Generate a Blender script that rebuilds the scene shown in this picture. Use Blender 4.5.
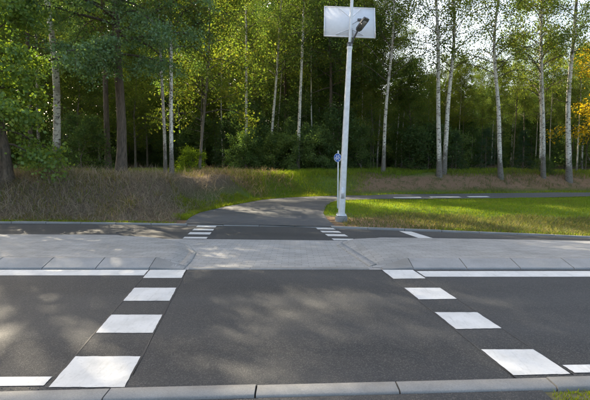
import bpy, math, random
import numpy as np
from mathutils import Vector, Matrix

for o in list(bpy.data.objects):
    bpy.data.objects.remove(o)
sc = bpy.context.scene
R = math.radians
COL = sc.collection

# ------------------------------------------------------------------ camera
cam = bpy.data.cameras.new('camera')
cam.sensor_width = 36.0
cam.lens = 435 / 590 * 36
cam.clip_start = 0.05
cam.clip_end = 2000
camo = bpy.data.objects.new('camera', cam)
COL.objects.link(camo)
camo.location = (0, 0, 1.6)
camo.rotation_euler = (R(90 - 5.384), 0, 0)
sc.camera = camo

# ------------------------------------------------------------------ light
SUN_AZ = -41.0      # degrees from +Y, negative is to the left
SUN_EL = 33.0
world = bpy.data.worlds.new('World')
sc.world = world
world.use_nodes = True
wn = world.node_tree
bg = wn.nodes['Background']
sky = wn.nodes.new('ShaderNodeTexSky')
sky.sky_type = 'NISHITA'
sky.sun_disc = False
sky.sun_elevation = R(SUN_EL)
sky.sun_rotation = R(SUN_AZ)
sky.air_density = 1.0
sky.dust_density = 4.5
sky.ozone_density = 1.0
wn.links.new(sky.outputs[0], bg.inputs[0])
bg.inputs[1].default_value = 0.13
sunvec = Vector((math.sin(R(SUN_AZ)) * math.cos(R(SUN_EL)), math.cos(R(SUN_AZ)) * math.cos(R(SUN_EL)), math.sin(R(SUN_EL))))
sl = bpy.data.lights.new('sun', 'SUN')
sl.energy = 5.0
sl.angle = R(0.53)
sl.color = (1.0, 0.90, 0.74)
suno = bpy.data.objects.new('sun', sl)
COL.objects.link(suno)
suno.location = sunvec * 60
suno.rotation_euler = sunvec.to_track_quat('Z', 'Y').to_euler()
sc.view_settings.view_transform = 'Standard'
sc.view_settings.look = 'None'
sc.view_settings.gamma = 1
sc.view_settings.exposure = 2.15
sc.view_settings.use_white_balance = True
sc.view_settings.white_balance_temperature = 7200
sc.view_settings.white_balance_tint = 8
sc.render.engine = 'CYCLES'
sc.cycles.max_bounces = 5
sc.cycles.diffuse_bounces = 3
sc.cycles.glossy_bounces = 2
sc.cycles.transmission_bounces = 3
sc.cycles.adaptive_threshold = 0.03
sc.cycles.use_light_tree = False

# ------------------------------------------------------------------ helpers
def smooth(x, a, b):
    t = np.clip((np.asarray(x, float) - a) / (b - a), 0, 1)
    return t * t * (3 - 2 * t)

class MB:
    """collects geometry for one mesh (quads and triangles)"""
    def __init__(s):
        s.v = []; s.f = []; s.n = 0
    def add(s, V, F):
        V = np.asarray(V, float).reshape(-1, 3)
        F = np.asarray(F, int)
        s.v.append(V); s.f.append(F + s.n); s.n += len(V)
        return s
    def box(s, c, d, rot=None):
        x, y, z = [q / 2 for q in d]
        V = np.array([(-x,-y,-z),(x,-y,-z),(x,y,-z),(-x,y,-z),(-x,-y,z),(x,-y,z),(x,y,z),(-x,y,z)])
        if rot is not None:
            V = V @ np.array(rot.to_3x3()).T
        return s.add(V + np.array(c), [(0,3,2,1),(4,5,6,7),(0,1,5,4),(1,2,6,5),(2,3,7,6),(3,0,4,7)])
    def tube(s, P, r, k=6, cap=True):
        P = np.asarray(P, float); n = len(P)
        r = np.broadcast_to(np.asarray(r, float), (n,))
        T = np.gradient(P, axis=0)
        T /= np.linalg.norm(T, axis=1)[:, None] + 1e-9
        m = np.abs(T.mean(0))
        ref = np.zeros(3); ref[int(np.argmin(m))] = 1
        A = np.cross(T, ref); A /= np.linalg.norm(A, axis=1)[:, None] + 1e-9
        B = np.cross(T, A)
        an = np.arange(k) * 2 * np.pi / k
        V = P[:, None] + r[:, None, None] * (np.cos(an)[None, :, None] * A[:, None] + np.sin(an)[None, :, None] * B[:, None])
        i = np.arange(n - 1)[:, None] * k; j = np.arange(k)[None]; j2 = (j + 1) % k
        F = np.stack([i + j, i + j2, i + k + j2, i + k + j], -1).reshape(-1, 4)
        s.add(V.reshape(-1, 3), F)
        if cap:
            for e, rev in ((0, False), (n - 1, True)):
                idx = np.arange(k) if not rev else np.arange(k)[::-1]
                c = np.vstack([V[e], P[e][None]])
                s.add(c, [(k, idx[(q + 1) % k], idx[q]) for q in range(k)])
        return s
    def mesh(s, name, smooth_shade=False):
        me = bpy.data.meshes.new(name)
        if not s.v:
            return me
        V = np.concatenate(s.v)
        loops = np.concatenate([f.ravel() for f in s.f])
        tot = np.concatenate([np.full(len(f), f.shape[1]) for f in s.f])
        start = np.concatenate([[0], np.cumsum(tot)[:-1]])
        me.vertices.add(len(V)); me.vertices.foreach_set('co', V.ravel().astype(np.float32))
        me.loops.add(len(loops)); me.loops.foreach_set('vertex_index', loops.astype(np.int32))
        me.polygons.add(len(tot)); me.polygons.foreach_set('loop_start', start.astype(np.int32))
        me.update(calc_edges=True)
        me.validate()
        if smooth_shade:
            me.polygons.foreach_set('use_smooth', np.ones(len(me.polygons), bool))
        return me

def obj(name, me, mat=None, parent=None, **props):
    if isinstance(me, MB):
        me = me.mesh(name)
    o = bpy.data.objects.new(name, me)
    COL.objects.link(o)
    if mat is not None and me is not None and not me.materials:
        me.materials.append(mat)
    if parent is not None:
        o.parent = parent
    for k, v in props.items():
        o[k] = v
    return o

def empty(name, loc=(0, 0, 0), **props):
    o = obj(name, None, **props)
    o.location = loc
    o.empty_display_size = 0.2
    return o

# ------------------------------------------------------------------ materials
def newmat(name):
    m = bpy.data.materials.new(name); m.use_nodes = True
    nt = m.node_tree
    return m, nt, nt.nodes['Principled BSDF']

def node(nt, t, **kw):
    n = nt.nodes.new(t)
    for k, v in kw.items():
        if k.startswith('i_'):
            n.inputs[k[2:].replace('_', ' ')].default_value = v
        else:
            setattr(n, k, v)
    return n

def ramp(nt, fac, stops, interp='LINEAR'):
    n = nt.nodes.new('ShaderNodeValToRGB')
    n.color_ramp.interpolation = interp
    e = n.color_ramp.elements
    while len(e) > 1:
        e.remove(e[-1])
    e[0].position = stops[0][0]; e[0].color = (*stops[0][1], 1)
    for p, c in stops[1:]:
        q = e.new(p); q.color = (*c, 1)
    nt.links.new(fac, n.inputs[0])
    return n.outputs[0]

def mix(nt, fac, a, b, mode='MIX'):
    n = nt.nodes.new('ShaderNodeMix'); n.data_type = 'RGBA'; n.blend_type = mode
    for sock, v in ((n.inputs[0], fac), (n.inputs[6], a), (n.inputs[7], b)):
        if isinstance(v, (int, float)):
            sock.default_value = v
        elif isinstance(v, tuple):
            sock.default_value = (*v, 1)
        else:
            nt.links.new(v, sock)
    return n.outputs[2]

def gpos(nt):
    return nt.nodes.new('ShaderNodeNewGeometry').outputs['Position']

def noise(nt, scale, vec, detail=4, rough=0.6, dist=0):
    n = node(nt, 'ShaderNodeTexNoise', i_Scale=scale, i_Detail=detail, i_Roughness=rough, i_Distortion=dist)
    nt.links.new(vec, n.inputs['Vector'])
    return n.outputs['Fac']

def scaled(nt, vec, s):
    n = nt.nodes.new('ShaderNodeMapping'); n.inputs['Scale'].default_value = s
    nt.links.new(vec, n.inputs['Vector'])
    return n.outputs[0]

def bump(nt, bsdf, h, strength, dist):
    b = node(nt, 'ShaderNodeBump', i_Strength=strength, i_Distance=dist)
    nt.links.new(h, b.inputs['Height']); nt.links.new(b.outputs[0], bsdf.inputs['Normal'])

def asphalt(name, base, var, chip, chipamt, rough=0.8):
    m, nt, b = newmat(name)
    p = gpos(nt)
    big = noise(nt, 0.55, p, 4, 0.6)
    col = ramp(nt, big, [(0.3, tuple(c * (1 - var) for c in base)), (0.7, tuple(c * (1 + var) for c in base))])
    # wheel tracks polished along the lane
    st = noise(nt, 1.0, scaled(nt, p, (0.08, 1.6, 1)), 2, 0.5)
    col = mix(nt, 0.5, col, ramp(nt, st, [(0.35, tuple(c * 0.7 for c in base)), (0.65, tuple(c * 1.4 for c in base))]))
    v = node(nt, 'ShaderNodeTexVoronoi', i_Scale=140.0); nt.links.new(p, v.inputs['Vector'])
    sep = nt.nodes.new('ShaderNodeSeparateColor'); nt.links.new(v.outputs['Color'], sep.inputs[0])
    f = ramp(nt, sep.outputs[0], [(1 - chipamt - 0.12, (0, 0, 0)), (1 - chipamt + 0.12, (1, 1, 1))])
    col = mix(nt, f, col, chip)
    fine = noise(nt, 260, p, 2, 0.7)
    col = mix(nt, 0.75, col, ramp(nt, fine, [(0.25, (0.3,) * 3), (0.75, (1.0,) * 3)]), 'MULTIPLY')
    col = mix(nt, 1.0, col, (1.4, 1.4, 1.4), 'MULTIPLY')
    nt.links.new(col, b.inputs['Base Color'])
    b.inputs['Roughness'].default_value = rough
    b.inputs['Specular IOR Level'].default_value = 0.35
    bump(nt, b, v.outputs['Distance'], 0.55, 0.006)
    return m

M = {}
M['asphalt'] = asphalt('asphalt', (0.029, 0.0303, 0.0318), 0.3, (0.066, 0.0645, 0.061), 0.2)
M['asphalt_path'] = asphalt('asphalt_path', (0.06, 0.0625, 0.066), 0.14, (0.1, 0.1, 0.0975), 0.2)

def concrete(name, base, stain, scale=1.0, bricks=False):
    m, nt, b = newmat(name)
    p = gpos(nt)
    a = noise(nt, 2.2 * scale, p, 6, 0.65)
    col = ramp(nt, a, [(0.3, tuple(c * 0.8 for c in base)), (0.55, base), (0.75, tuple(c * 1.12 for c in base))])
    s = noise(nt, 0.9, scaled(nt, p, (0.5, 1.4, 1)), 5, 0.7, 0.6)
    col = mix(nt, ramp(nt, s, [(0.52, (0, 0, 0)), (0.72, (0.6,) * 3)]), col, stain)
    g = noise(nt, 110, p, 3, 0.75)
    col = mix(nt, 0.55, col, ramp(nt, g, [(0.3, (0.45,) * 3), (0.7, (1.0,) * 3)]), 'MULTIPLY')
    h = g
    if bricks:
        bt = node(nt, 'ShaderNodeTexBrick', i_Scale=1.0, i_Mortar_Size=0.004, i_Brick_Width=0.21, i_Row_Height=0.105, i_Bias=0.0)
        bt.inputs['Color1'].default_value = (1, 1, 1, 1); bt.inputs['Color2'].default_value = (0.78, 0.78, 0.77, 1)
        bt.inputs['Mortar'].default_value = (0.42, 0.42, 0.4, 1)
        nt.links.new(p, bt.inputs['Vector'])
        col = mix(nt, 0.75, col, bt.outputs['Color'], 'MULTIPLY')
    nt.links.new(col, b.inputs['Base Color'])
    b.inputs['Roughness'].default_value = 0.85
    b.inputs['Specular IOR Level'].default_value = 0.3
    bump(nt, b, h, 0.35, 0.004)
    return m

M['kerb'] = concrete('kerb_concrete', (0.245, 0.243, 0.233), (0.14, 0.132, 0.115))
M['kerb_dark'] = concrete('kerb_concrete_grey', (0.29, 0.29, 0.285), (0.2, 0.2, 0.195))
M['paving'] = concrete('median_paving', (0.355, 0.35, 0.338), (0.24, 0.235, 0.222), 1.0, True)
M['island'] = concrete('island_paving', (0.335, 0.331, 0.32), (0.22, 0.216, 0.204), 1.0, True)

def paint():
    m, nt, b = newmat('road_paint')
    p = gpos(nt)
    a = noise(nt, 3.0, p, 6, 0.7)
    col = ramp(nt, a, [(0.3, (0.41, 0.41, 0.4)), (0.6, (0.53, 0.53, 0.52))])
    s = noise(nt, 38, p, 5, 0.75)
    col = mix(nt, ramp(nt, s, [(0.58, (0, 0, 0)), (0.7, (0.5,) * 3)]), col, (0.24, 0.24, 0.235))
    tr = noise(nt, 1.0, scaled(nt, p, (22, 3, 1)), 4, 0.7)
    col = mix(nt, ramp(nt, tr, [(0.56, (0, 0, 0)), (0.74, (0.7,) * 3)]), col, (0.3, 0.3, 0.29))
    nt.links.new(col, b.inputs['Base Color'])
    b.inputs['Roughness'].default_value = 0.6
    bump(nt, b, noise(nt, 120, p, 2, 0.6), 0.3, 0.004)
    return m
M['paint'] = paint()

def leafmat(name, cols, trans=0.45, tcol=(1.5, 1.45, 0.5), gloss=0.0, patch=None):
    m, nt, b = newmat(name)
    nt.nodes.remove(b)
    g = nt.nodes.new('ShaderNodeNewGeometry')
    n = len(cols)
    col = ramp(nt, g.outputs['Random Per Island'], [(i / max(1, n - 1), c) for i, c in enumerate(cols)])
    oi = nt.nodes.new('ShaderNodeObjectInfo')
    col = mix(nt, 1.0, col, ramp(nt, oi.outputs['Random'], [(0, (0.8, 0.86, 0.9)), (0.5, (1, 1, 1)), (1, (1.2, 1.08, 0.8))]), 'MULTIPLY')
    if patch:
        pz = noise(nt, 0.9, g.outputs['Position'], 4, 0.6)
        col = mix(nt, ramp(nt, pz, [(0.46, (0, 0, 0)), (0.66, (0.75,) * 3)]), col, patch)
    d = nt.nodes.new('ShaderNodeBsdfDiffuse'); nt.links.new(col, d.inputs[0])
    t = nt.nodes.new('ShaderNodeBsdfTranslucent'); nt.links.new(mix(nt, 1.0, col, tcol, 'MULTIPLY'), t.inputs[0])
    ms = nt.nodes.new('ShaderNodeMixShader'); ms.inputs[0].default_value = trans
    nt.links.new(d.outputs[0], ms.inputs[1]); nt.links.new(t.outputs[0], ms.inputs[2])
    out = ms.outputs[0]
    if gloss:
        gl = nt.nodes.new('ShaderNodeBsdfGlossy'); gl.inputs['Roughness'].default_value = 0.4
        m2 = nt.nodes.new('ShaderNodeMixShader'); m2.inputs[0].default_value = gloss
        nt.links.new(out, m2.inputs[1]); nt.links.new(gl.outputs[0], m2.inputs[2])
        out = m2.outputs[0]
    nt.links.new(out, nt.nodes['Material Output'].inputs[0])
    return m
M['leaf_birch'] = leafmat('leaf_birch', [(0.08, 0.125, 0.035), (0.115, 0.155, 0.042), (0.145, 0.17, 0.048), (0.18, 0.165, 0.045)], 0.5, (1.1, 1.35, 0.65))
M['leaf_oak'] = leafmat('leaf_oak', [(0.1, 0.185, 0.085), (0.13, 0.22, 0.1), (0.165, 0.24, 0.085)], 0.36, gloss=.03)
M['leaf_maple'] = leafmat('leaf_maple', [(0.09, 0.18, 0.065), (0.125, 0.215, 0.065), (0.165, 0.235, 0.055)], 0.45, gloss=.02)
M['leaf_dark'] = leafmat('leaf_dark', [(0.06, 0.105, 0.042), (0.085, 0.13, 0.05), (0.115, 0.15, 0.055)], 0.4, (1.1, 1.3, 0.65))
M['leaf_shrub'] = leafmat('leaf_shrub', [(0.08, 0.135, 0.05), (0.11, 0.165, 0.06), (0.14, 0.185, 0.065)], 0.4, (1.1, 1.3, 0.7))
M['leaf_lime'] = leafmat('leaf_lime', [(0.12, 0.19, 0.03), (0.16, 0.23, 0.035)], 0.5)
M['leaf_yellow'] = leafmat('leaf_yellow', [(0.34, 0.28, 0.03), (0.42, 0.31, 0.035), (0.24, 0.26, 0.045)], 0.5, (1.3, 1.1, 0.4))
M['needle'] = leafmat('needle', [(0.035, 0.075, 0.042), (0.05, 0.095, 0.05)], 0.15)
M['grass'] = leafmat('grass', [(0.12, 0.2, 0.02), (0.17, 0.25, 0.025), (0.2, 0.27, 0.03), (0.24, 0.23, 0.06)], 0.4, patch=(0.16, 0.17, 0.04))
M['weed'] = leafmat('weed', [(0.09, 0.115, 0.045), (0.15, 0.145, 0.065), (0.2, 0.16, 0.085), (0.09, 0.14, 0.035)], 0.35)
M['straw'] = leafmat('straw', [(0.17, 0.13, 0.09), (0.27, 0.21, 0.145), (0.4, 0.32, 0.225), (0.22, 0.17, 0.12), (0.14, 0.155, 0.07)], 0.25, (1.1, 1.0, 0.8))

def bark_birch():
    m, nt, b = newmat('bark_birch')
    tc = nt.nodes.new('ShaderNodeTexCoord').outputs['Object']
    a = noise(nt, 1.0, scaled(nt, tc, (7, 7, 16)), 4, 0.65, 0.3)
    big = noise(nt, 1.0, scaled(nt, tc, (2.5, 2.5, 1.6)), 4, 0.6)
    oi = nt.nodes.new('ShaderNodeObjectInfo')
    white = ramp(nt, oi.outputs['Random'], [(0, (0.6, 0.57, 0.5)), (0.6, (0.5, 0.47, 0.41)), (1, (0.36, 0.33, 0.28))])
    col = mix(nt, ramp(nt, a, [(0.54, (0, 0, 0)), (0.6, (1, 1, 1))]), white, (0.055, 0.048, 0.042))
    col = mix(nt, ramp(nt, big, [(0.52, (0, 0, 0)), (0.68, (0.75,) * 3)]), col, (0.16, 0.135, 0.1))
    # rough dark bark towards the foot of the stem
    sz = nt.nodes.new('ShaderNodeSeparateXYZ'); nt.links.new(tc, sz.inputs[0])
    ad = node(nt, 'ShaderNodeMath', operation='ADD'); nt.links.new(sz.outputs[2], ad.inputs[0])
    mu = node(nt, 'ShaderNodeMath', operation='MULTIPLY'); nt.links.new(big, mu.inputs[0]); mu.inputs[1].default_value = -2.2
    nt.links.new(mu.outputs[0], ad.inputs[1])
    col = mix(nt, ramp(nt, ad.outputs[0], [(0.0, (0.85,) * 3), (0.35, (0, 0, 0))]), col, (0.07, 0.058, 0.045))
    nt.links.new(col, b.inputs['Base Color']); b.inputs['Roughness'].default_value = 0.75
    bump(nt, b, a, 0.5, 0.02)
    return m
M['bark_birch'] = bark_birch()

def bark(name, c1, c2):
    m, nt, b = newmat(name)
    tc = nt.nodes.new('ShaderNodeTexCoord').outputs['Object']
    a = noise(nt, 1.0, scaled(nt, tc, (14, 14, 3)), 5, 0.7, 0.4)
    col = ramp(nt, a, [(0.35, c1), (0.65, c2)])
    nt.links.new(col, b.inputs['Base Color']); b.inputs['Roughness'].default_value = 0.9
    bump(nt, b, a, 0.8, 0.04)
    return m
M['bark'] = bark('bark_brown', (0.045, 0.035, 0.027), (0.15, 0.115, 0.085))
M['bark_twig'] = bark('bark_twig', (0.035, 0.028, 0.022), (0.11, 0.088, 0.066))
M['bark_thin'] = bark('bark_grey', (0.08, 0.066, 0.05), (0.2, 0.17, 0.13))

def plain(name, col, rough, metal=0.0, var=0.06, scale=9):
    m, nt, b = newmat(name)
    tc = nt.nodes.new('ShaderNodeTexCoord').outputs['Object']
    a = noise(nt, scale, tc, 5, 0.65)
    nt.links.new(ramp(nt, a, [(0.3, tuple(c * (1 - var) for c in col)), (0.7, tuple(min(1, c * (1 + var)) for c in col))]), b.inputs['Base Color'])
    b.inputs['Roughness'].default_value = rough; b.inputs['Metallic'].default_value = metal
    return m
M['galv'] = plain('galvanised_steel', (0.60, 0.62, 0.64), 0.5, 0.35, 0.14)
M['alu'] = plain('aluminium', (0.72, 0.73, 0.75), 0.4, 0.5)
M['backsheet'] = plain('panel_backsheet', (0.62, 0.65, 0.68), 0.55)
M['cells'] = plain('solar_cells', (0.012, 0.016, 0.04), 0.15)
M['lamp_dark'] = plain('lamp_housing', (0.06, 0.065, 0.07), 0.5)
M['lens'] = plain('lamp_lens', (0.16, 0.16, 0.155), 0.25)
M['blue'] = plain('sign_blue', (0.01, 0.11, 0.46), 0.4)
M['white'] = plain('sign_white', (0.75, 0.76, 0.78), 0.45)
M['tar'] = plain('tar_seam', (0.03, 0.03, 0.031), 0.7)

# ------------------------------------------------------------------ terrain
EDGE_X = [-60, -8.5, -3, 0, 1.4, 3.9, 8.0, 14, 60]
EDGE_Y = [12.7, 12.3, 12.05, 12.2, 12.0, 11.85, 11.6, 11.5, 11.5]
def edgeY(X): return np.interp(X, EDGE_X, EDGE_Y)
def slope(X):
    Xc = np.clip(X, -10, 10)
    return .05 + .0038 * Xc + .000242 * Xc * Xc
def pathL(Y): return np.interp(Y, [12, 14.9, 17, 19.9], [-3.2, -3.27, -2.76, -1.52])
PFX = [-1.5, -0.7, 0.25, 2.2, 6.7, 16.7, 40]; PFY = [19.9, 20.8, 21.4, 22.2, 23.2, 24.4, 26]
def pathfar(X): return np.interp(X, PFX, PFY)

_rs = np.random.RandomState(4)
_W = [(_rs.uniform(-1, 1, 2) * f, _rs.uniform(0, 6.28), 1 / f ** 0.7) for f in (0.5, 0.8, 1.2, 1.9, 2.6, 3.7, 5.2) for _ in range(2)]
def fnoise(X, Y):
    z = 0
    for k, p, a in _W:
        z = z + a * np.sin(k[0] * X + k[1] * Y + p)
    return z / 5.0

def G(X, Y):
    X = np.asarray(X, float); Y = np.asarray(Y, float)
    e = edgeY(X); s = slope(X)
    zr = -s * np.clip(np.minimum(Y, e) - 6.2, 0, None)
    ze = -s * (e - 6.2)
    d = Y - e
    nz = fnoise(X, Y)
    pf = pathfar(X)
    base = ze + (-.30 - ze) * smooth(d, 0.1, 5.5)
    rise = smooth(Y, pf + .25, pf + 2.9)
    right = base + (0.80 - base) * rise + nz * 0.09 * rise
    right = right + 0.03 * nz * smooth(X, 2.5, 4) * smooth(d, .3, 1.2)
    left = ze + (0.94 - ze) * smooth(d, 0.15, 3.6) + nz * 0.14 * smooth(d, .5, 2)
    left = left + (0.85 - left) * smooth(Y, 17, 24)
    w = smooth(pathL(np.minimum(Y, 19.9)) - X, 0.15, 1.9)
    zf = right + (left - right) * w
    zf = zf + np.clip(Y - 28, 0, 400) * 0.006
    return np.where(Y <= e, zr, zf)

def Gf(x, y): return float(G(x, y))

def grid_axis(lo, hi, fa, fb, step, grow=1.18):
    a = list(np.arange(fa, fb + 1e-6, step))
    d = step
    while a[-1] < hi:
        d *= grow; a.append(a[-1] + d)
    d = step
    while a[0] > lo:
        d *= grow; a.insert(0, a[0] - d)
    return np.array(a)

def sheet(xs, ys, zfun):
    """regular grid; xs 1D, ys 1D"""
    X, Y = np.meshgrid(xs, ys, indexing='ij')
    Z = zfun(X, Y)
    n, m = X.shape
    i = np.arange(n - 1)[:, None] * m; j = np.arange(m - 1)[None]
    F = np.stack([i + j, i + m + j, i + m + j + 1, i + j + 1], -1).reshape(-1, 4)
    return np.stack([X, Y, Z], -1).reshape(-1, 3), F, X, Y

def strip(A, B, nsub, zoff):
    """ruled strip between two plan polylines, draped on the terrain"""
    A = np.asarray(A, float); B = np.asarray(B, float)
    t = np.linspace(0, 1, nsub + 1)[None, :, None]
    P = A[:, None] * (1 - t) + B[:, None] * t
    z = G(P[..., 0], P[..., 1]) + zoff
    n, m = z.shape
    i = np.arange(n - 1)[:, None] * m; j = np.arange(m - 1)[None]
    F = np.stack([i + j, i + m + j, i + m + j + 1, i + j + 1], -1).reshape(-1, 4)
    return np.concatenate([P, z[..., None]], -1).reshape(-1, 3), F

def resample(P, step):
    P = np.asarray(P, float)
    L = np.concatenate([[0], np.cumsum(np.linalg.norm(np.diff(P, axis=0), axis=1))])
    n = max(2, int(L[-1] / step) + 1)
    s = np.linspace(0, L[-1], n)
    return np.stack([np.interp(s, L, P[:, k]) for k in range(P.shape[1])], -1)

def nearkerb(X): return 2.96 + 0.05 * np.clip(X, -5, 6)
MEDFAR = 9.35

xs = grid_axis(-420, 420, -15, 17, .3)
ys = grid_axis(-300, 500, 10.5, 29, .28)
def gz(X, Y):
    z = G(X, Y)
    paved = (Y < edgeY(X) - 0.02)
    return np.where(paved, z - 0.10, z - 0.0)
V, F, GX, GY = sheet(xs, ys, gz)
ground_me = MB().add(V, F).mesh('ground', True)
# true surface kinds of the soil: r litter, g turf, b bare soil, a dry thatch
X, Y = V[:, 0], V[:, 1]
nz = fnoise(X * 1.7, Y * 1.7)
d = Y - edgeY(X); pf = pathfar(X)
wl = smooth(pathL(np.minimum(Y, 19.9)) - X, 0.4, 1.4)
turf = (1 - wl) * smooth(d + nz * .5, 2.0, 3.2) * (1 - smooth(Y, pf + .4, pf + 1.2))
turf = np.maximum(turf, (1 - wl) * smooth(X, 4.3, 6) * 0.55 * (d > 0) * (1 - smooth(Y, pf + .4, pf + 1.2)))
turf = np.maximum(turf, 0.7 * smooth(Y + nz, pf + 2.4, pf + 3.0) * (1 - smooth(Y + nz, pf + 5, pf + 8)))
turf = np.maximum(turf, .85 * smooth(X + nz * .5, -2.4, -1.4) * (1 - smooth(X + nz * .6, 2.2, 3.4)) * smooth(Y, pf + .2, pf + .6) * (1 - smooth(Y + nz, pf + 5, pf + 8)))
soil = (1 - wl) * np.maximum((1 - smooth(d + nz * .5, 2.0, 3.2)), smooth(Y, pf + .4, pf + 1.2) * (1 - smooth(Y, pf + 2.2, pf + 3.0)))
dry = wl * (1 - smooth(Y + nz, 18, 22))
dry = np.maximum(dry, smooth(-X + nz * .6, 1.4, 2.2) * smooth(Y, 19.5, 20.6) * (1 - smooth(Y, 24, 26)))
ca = ground_me.color_attributes.new('kind', 'FLOAT_COLOR', 'POINT')
ca.data.foreach_set('color', np.stack([turf, soil, dry, np.ones_like(dry)], -1).astype(np.float32).ravel())
m, nt, b = newmat('soil_and_turf')
p = gpos(nt)
at = node(nt, 'ShaderNodeAttribute', attribute_name='kind')
sep = nt.nodes.new('ShaderNodeSeparateColor'); nt.links.new(at.outputs['Color'], sep.inputs[0])
n1 = noise(nt, 2.4, p, 6, 0.7); n2 = noise(nt, 24, p, 4, 0.7)
col = ramp(nt, n2, [(0.3, (0.03, 0.024, 0.015)), (0.55, (0.06, 0.045, 0.026)), (0.75, (0.1, 0.075, 0.04))])
col = mix(nt, ramp(nt, n1, [(0.5, (0, 0, 0)), (0.66, (0.7,) * 3)]), col, (0.04, 0.06, 0.018))
dryc = ramp(nt, n2, [(0.3, (0.08, 0.058, 0.042)), (0.55, (0.15, 0.11, 0.078)), (0.75, (0.22, 0.17, 0.12))])
soilc = ramp(nt, n2, [(0.3, (0.14, 0.085, 0.052)), (0.6, (0.24, 0.155, 0.098)), (0.8, (0.33, 0.235, 0.155))])
soilc = mix(nt, ramp(nt, n1, [(0.5, (0, 0, 0)), (0.62, (0.8,) * 3)]), soilc, (0.075, 0.085, 0.03))
turfc = ramp(nt, n2, [(0.3, (0.07, 0.12, 0.018)), (0.7, (0.12, 0.18, 0.028))])
for k, c in ((2, dryc), (1, soilc), (0, turfc)):
    col = mix(nt, sep.outputs[k], col, c)
nt.links.new(col, b.inputs['Base Color']); b.inputs['Roughness'].default_value = 0.95
b.inputs['Specular IOR Level'].default_value = 0.1
bump(nt, b, n2, 0.9, 0.05)
obj('ground', ground_me, m, kind='structure')

# ------------------------------------------------------------------ roads
LX = np.unique(np.concatenate([np.linspace(-60, -12, 13), np.arange(-12, 12.01, 0.4), np.linspace(12, 60, 13)]))
near_road = empty('road', kind='structure')
A = np.stack([LX, nearkerb(LX)], -1); B = np.stack([LX, np.full_like(LX, 6.2)], -1)
V, F = strip(A, B, 6, 0)
obj('near_lane', MB().add(V, F), M['asphalt'], near_road)
A = np.stack([LX, np.full_like(LX, MEDFAR)], -1); B = np.stack([LX, edgeY(LX) - .13], -1)
V, F = strip(A, B, 8, 0)
obj('far_lane', MB().add(V, F), M['asphalt'], near_road)

# median paving, flush
A = np.stack([LX, np.full_like(LX, 6.2)], -1); B = np.stack([LX, np.full_like(LX, MEDFAR)], -1)
V, F = strip(A, B, 8, 0)
obj('median_pavement', MB().add(V, F), M['paving'], kind='structure')

# near footway / cycle path the camera stands on
bxs = np.linspace(-9, 1.72, 30)
A = np.stack([bxs, np.full_like(bxs, -14)], -1); B = np.stack([bxs, nearkerb(bxs) - .16], -1)
V, F = strip(A, B, 8, 0.0)
obj('cycle_path', MB().add(V, F), M['asphalt'], kind='structure')
bxs = np.linspace(1.72, 40, 60)
A = np.stack([bxs, np.full_like(bxs, -14)], -1); B = np.stack([bxs, nearkerb(bxs) - .16], -1)
V, F = strip(A, B, 8, -0.012)
vm, vnt, vb = newmat('verge_soil')
p = gpos(vnt)
c_ = ramp(vnt, noise(vnt, 30, p, 5, .7), [(0.3, (0.05, 0.05, 0.02)), (0.6, (0.09, 0.085, 0.04)), (0.8, (0.15, 0.12, 0.08))])
vnt.links.new(c_, vb.inputs['Base Color']); vb.inputs['Roughness'].default_value = 0.95
obj('near_verge', MB().add(V, F), vm, kind='structure')

# far cycle path: straight on from the crossing, then round to the right
PA = resample([(-3.1, 12.06), (-3.27, 13.4), (-3.27, 14.9), (-2.76, 17.0), (-1.52, 19.9), (-0.7, 20.8), (0.25, 21.4), (2.2, 22.2), (6.7, 23.2), (16.7, 24.4), (40, 26)], .25)
PBr = [(1.15, 12.04), (1.02, 13.4), (0.98, 15.0), (1.25, 17.4), (1.6, 18.9), (1.9, 19.5), (2.6, 19.95), (4.0, 20.2), (6.5, 20.5), (15, 21.5), (40, 23)]
PB = resample(PBr, .25)
n = 160
def resamp_n(P, n):
    P = np.asarray(P, float)
    L = np.concatenate([[0], np.cumsum(np.linalg.norm(np.diff(P, axis=0), axis=1))])
    s = np.linspace(0, 1, n) * L[-1]
    return np.stack([np.interp(s, L, P[:, k]) for k in range(2)], -1)
V, F = strip(resamp_n(PA, n), resamp_n(PB, n), 10, 0.035)
fp = obj('far_cycle_path', MB().add(V, F), M['asphalt_path'], kind='structure')

# ---- road markings, laid 4 mm above the surface
rnd = random.Random(3)
def marking(quad, parent, name='painted_marking', zo=0.005, jit=0.003, mat='paint'):
    """quad: near-left, near-right, far-right, far-left in plan; edges slightly ragged"""
    q = [np.array(p_, float) for p_ in quad]
    nu, nv = 12, 8
    P = np.zeros((nu + 1, nv + 1, 2))
    for i in range(nu + 1):
        for j in range(nv + 1):
            u, v = i / nu, j / nv
            P[i, j] = (q[0] * (1 - u) + q[1] * u) * (1 - v) + (q[3] * (1 - u) + q[2] * u) * v
            if i in (0, nu) or j in (0, nv):
                P[i, j] += (rnd.uniform(-jit, jit), rnd.uniform(-jit, jit))
    z = G(P[..., 0], P[..., 1]) + zo
    m_ = nv + 1
    F = [(i * m_ + j, (i + 1) * m_ + j, (i + 1) * m_ + j + 1, i * m_ + j + 1) for i in range(nu) for j in range(nv)]
    return obj(name, MB().add(np.concatenate([P, z[..., None]], -1).reshape(-1, 3), F), M[mat], parent)

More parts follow.
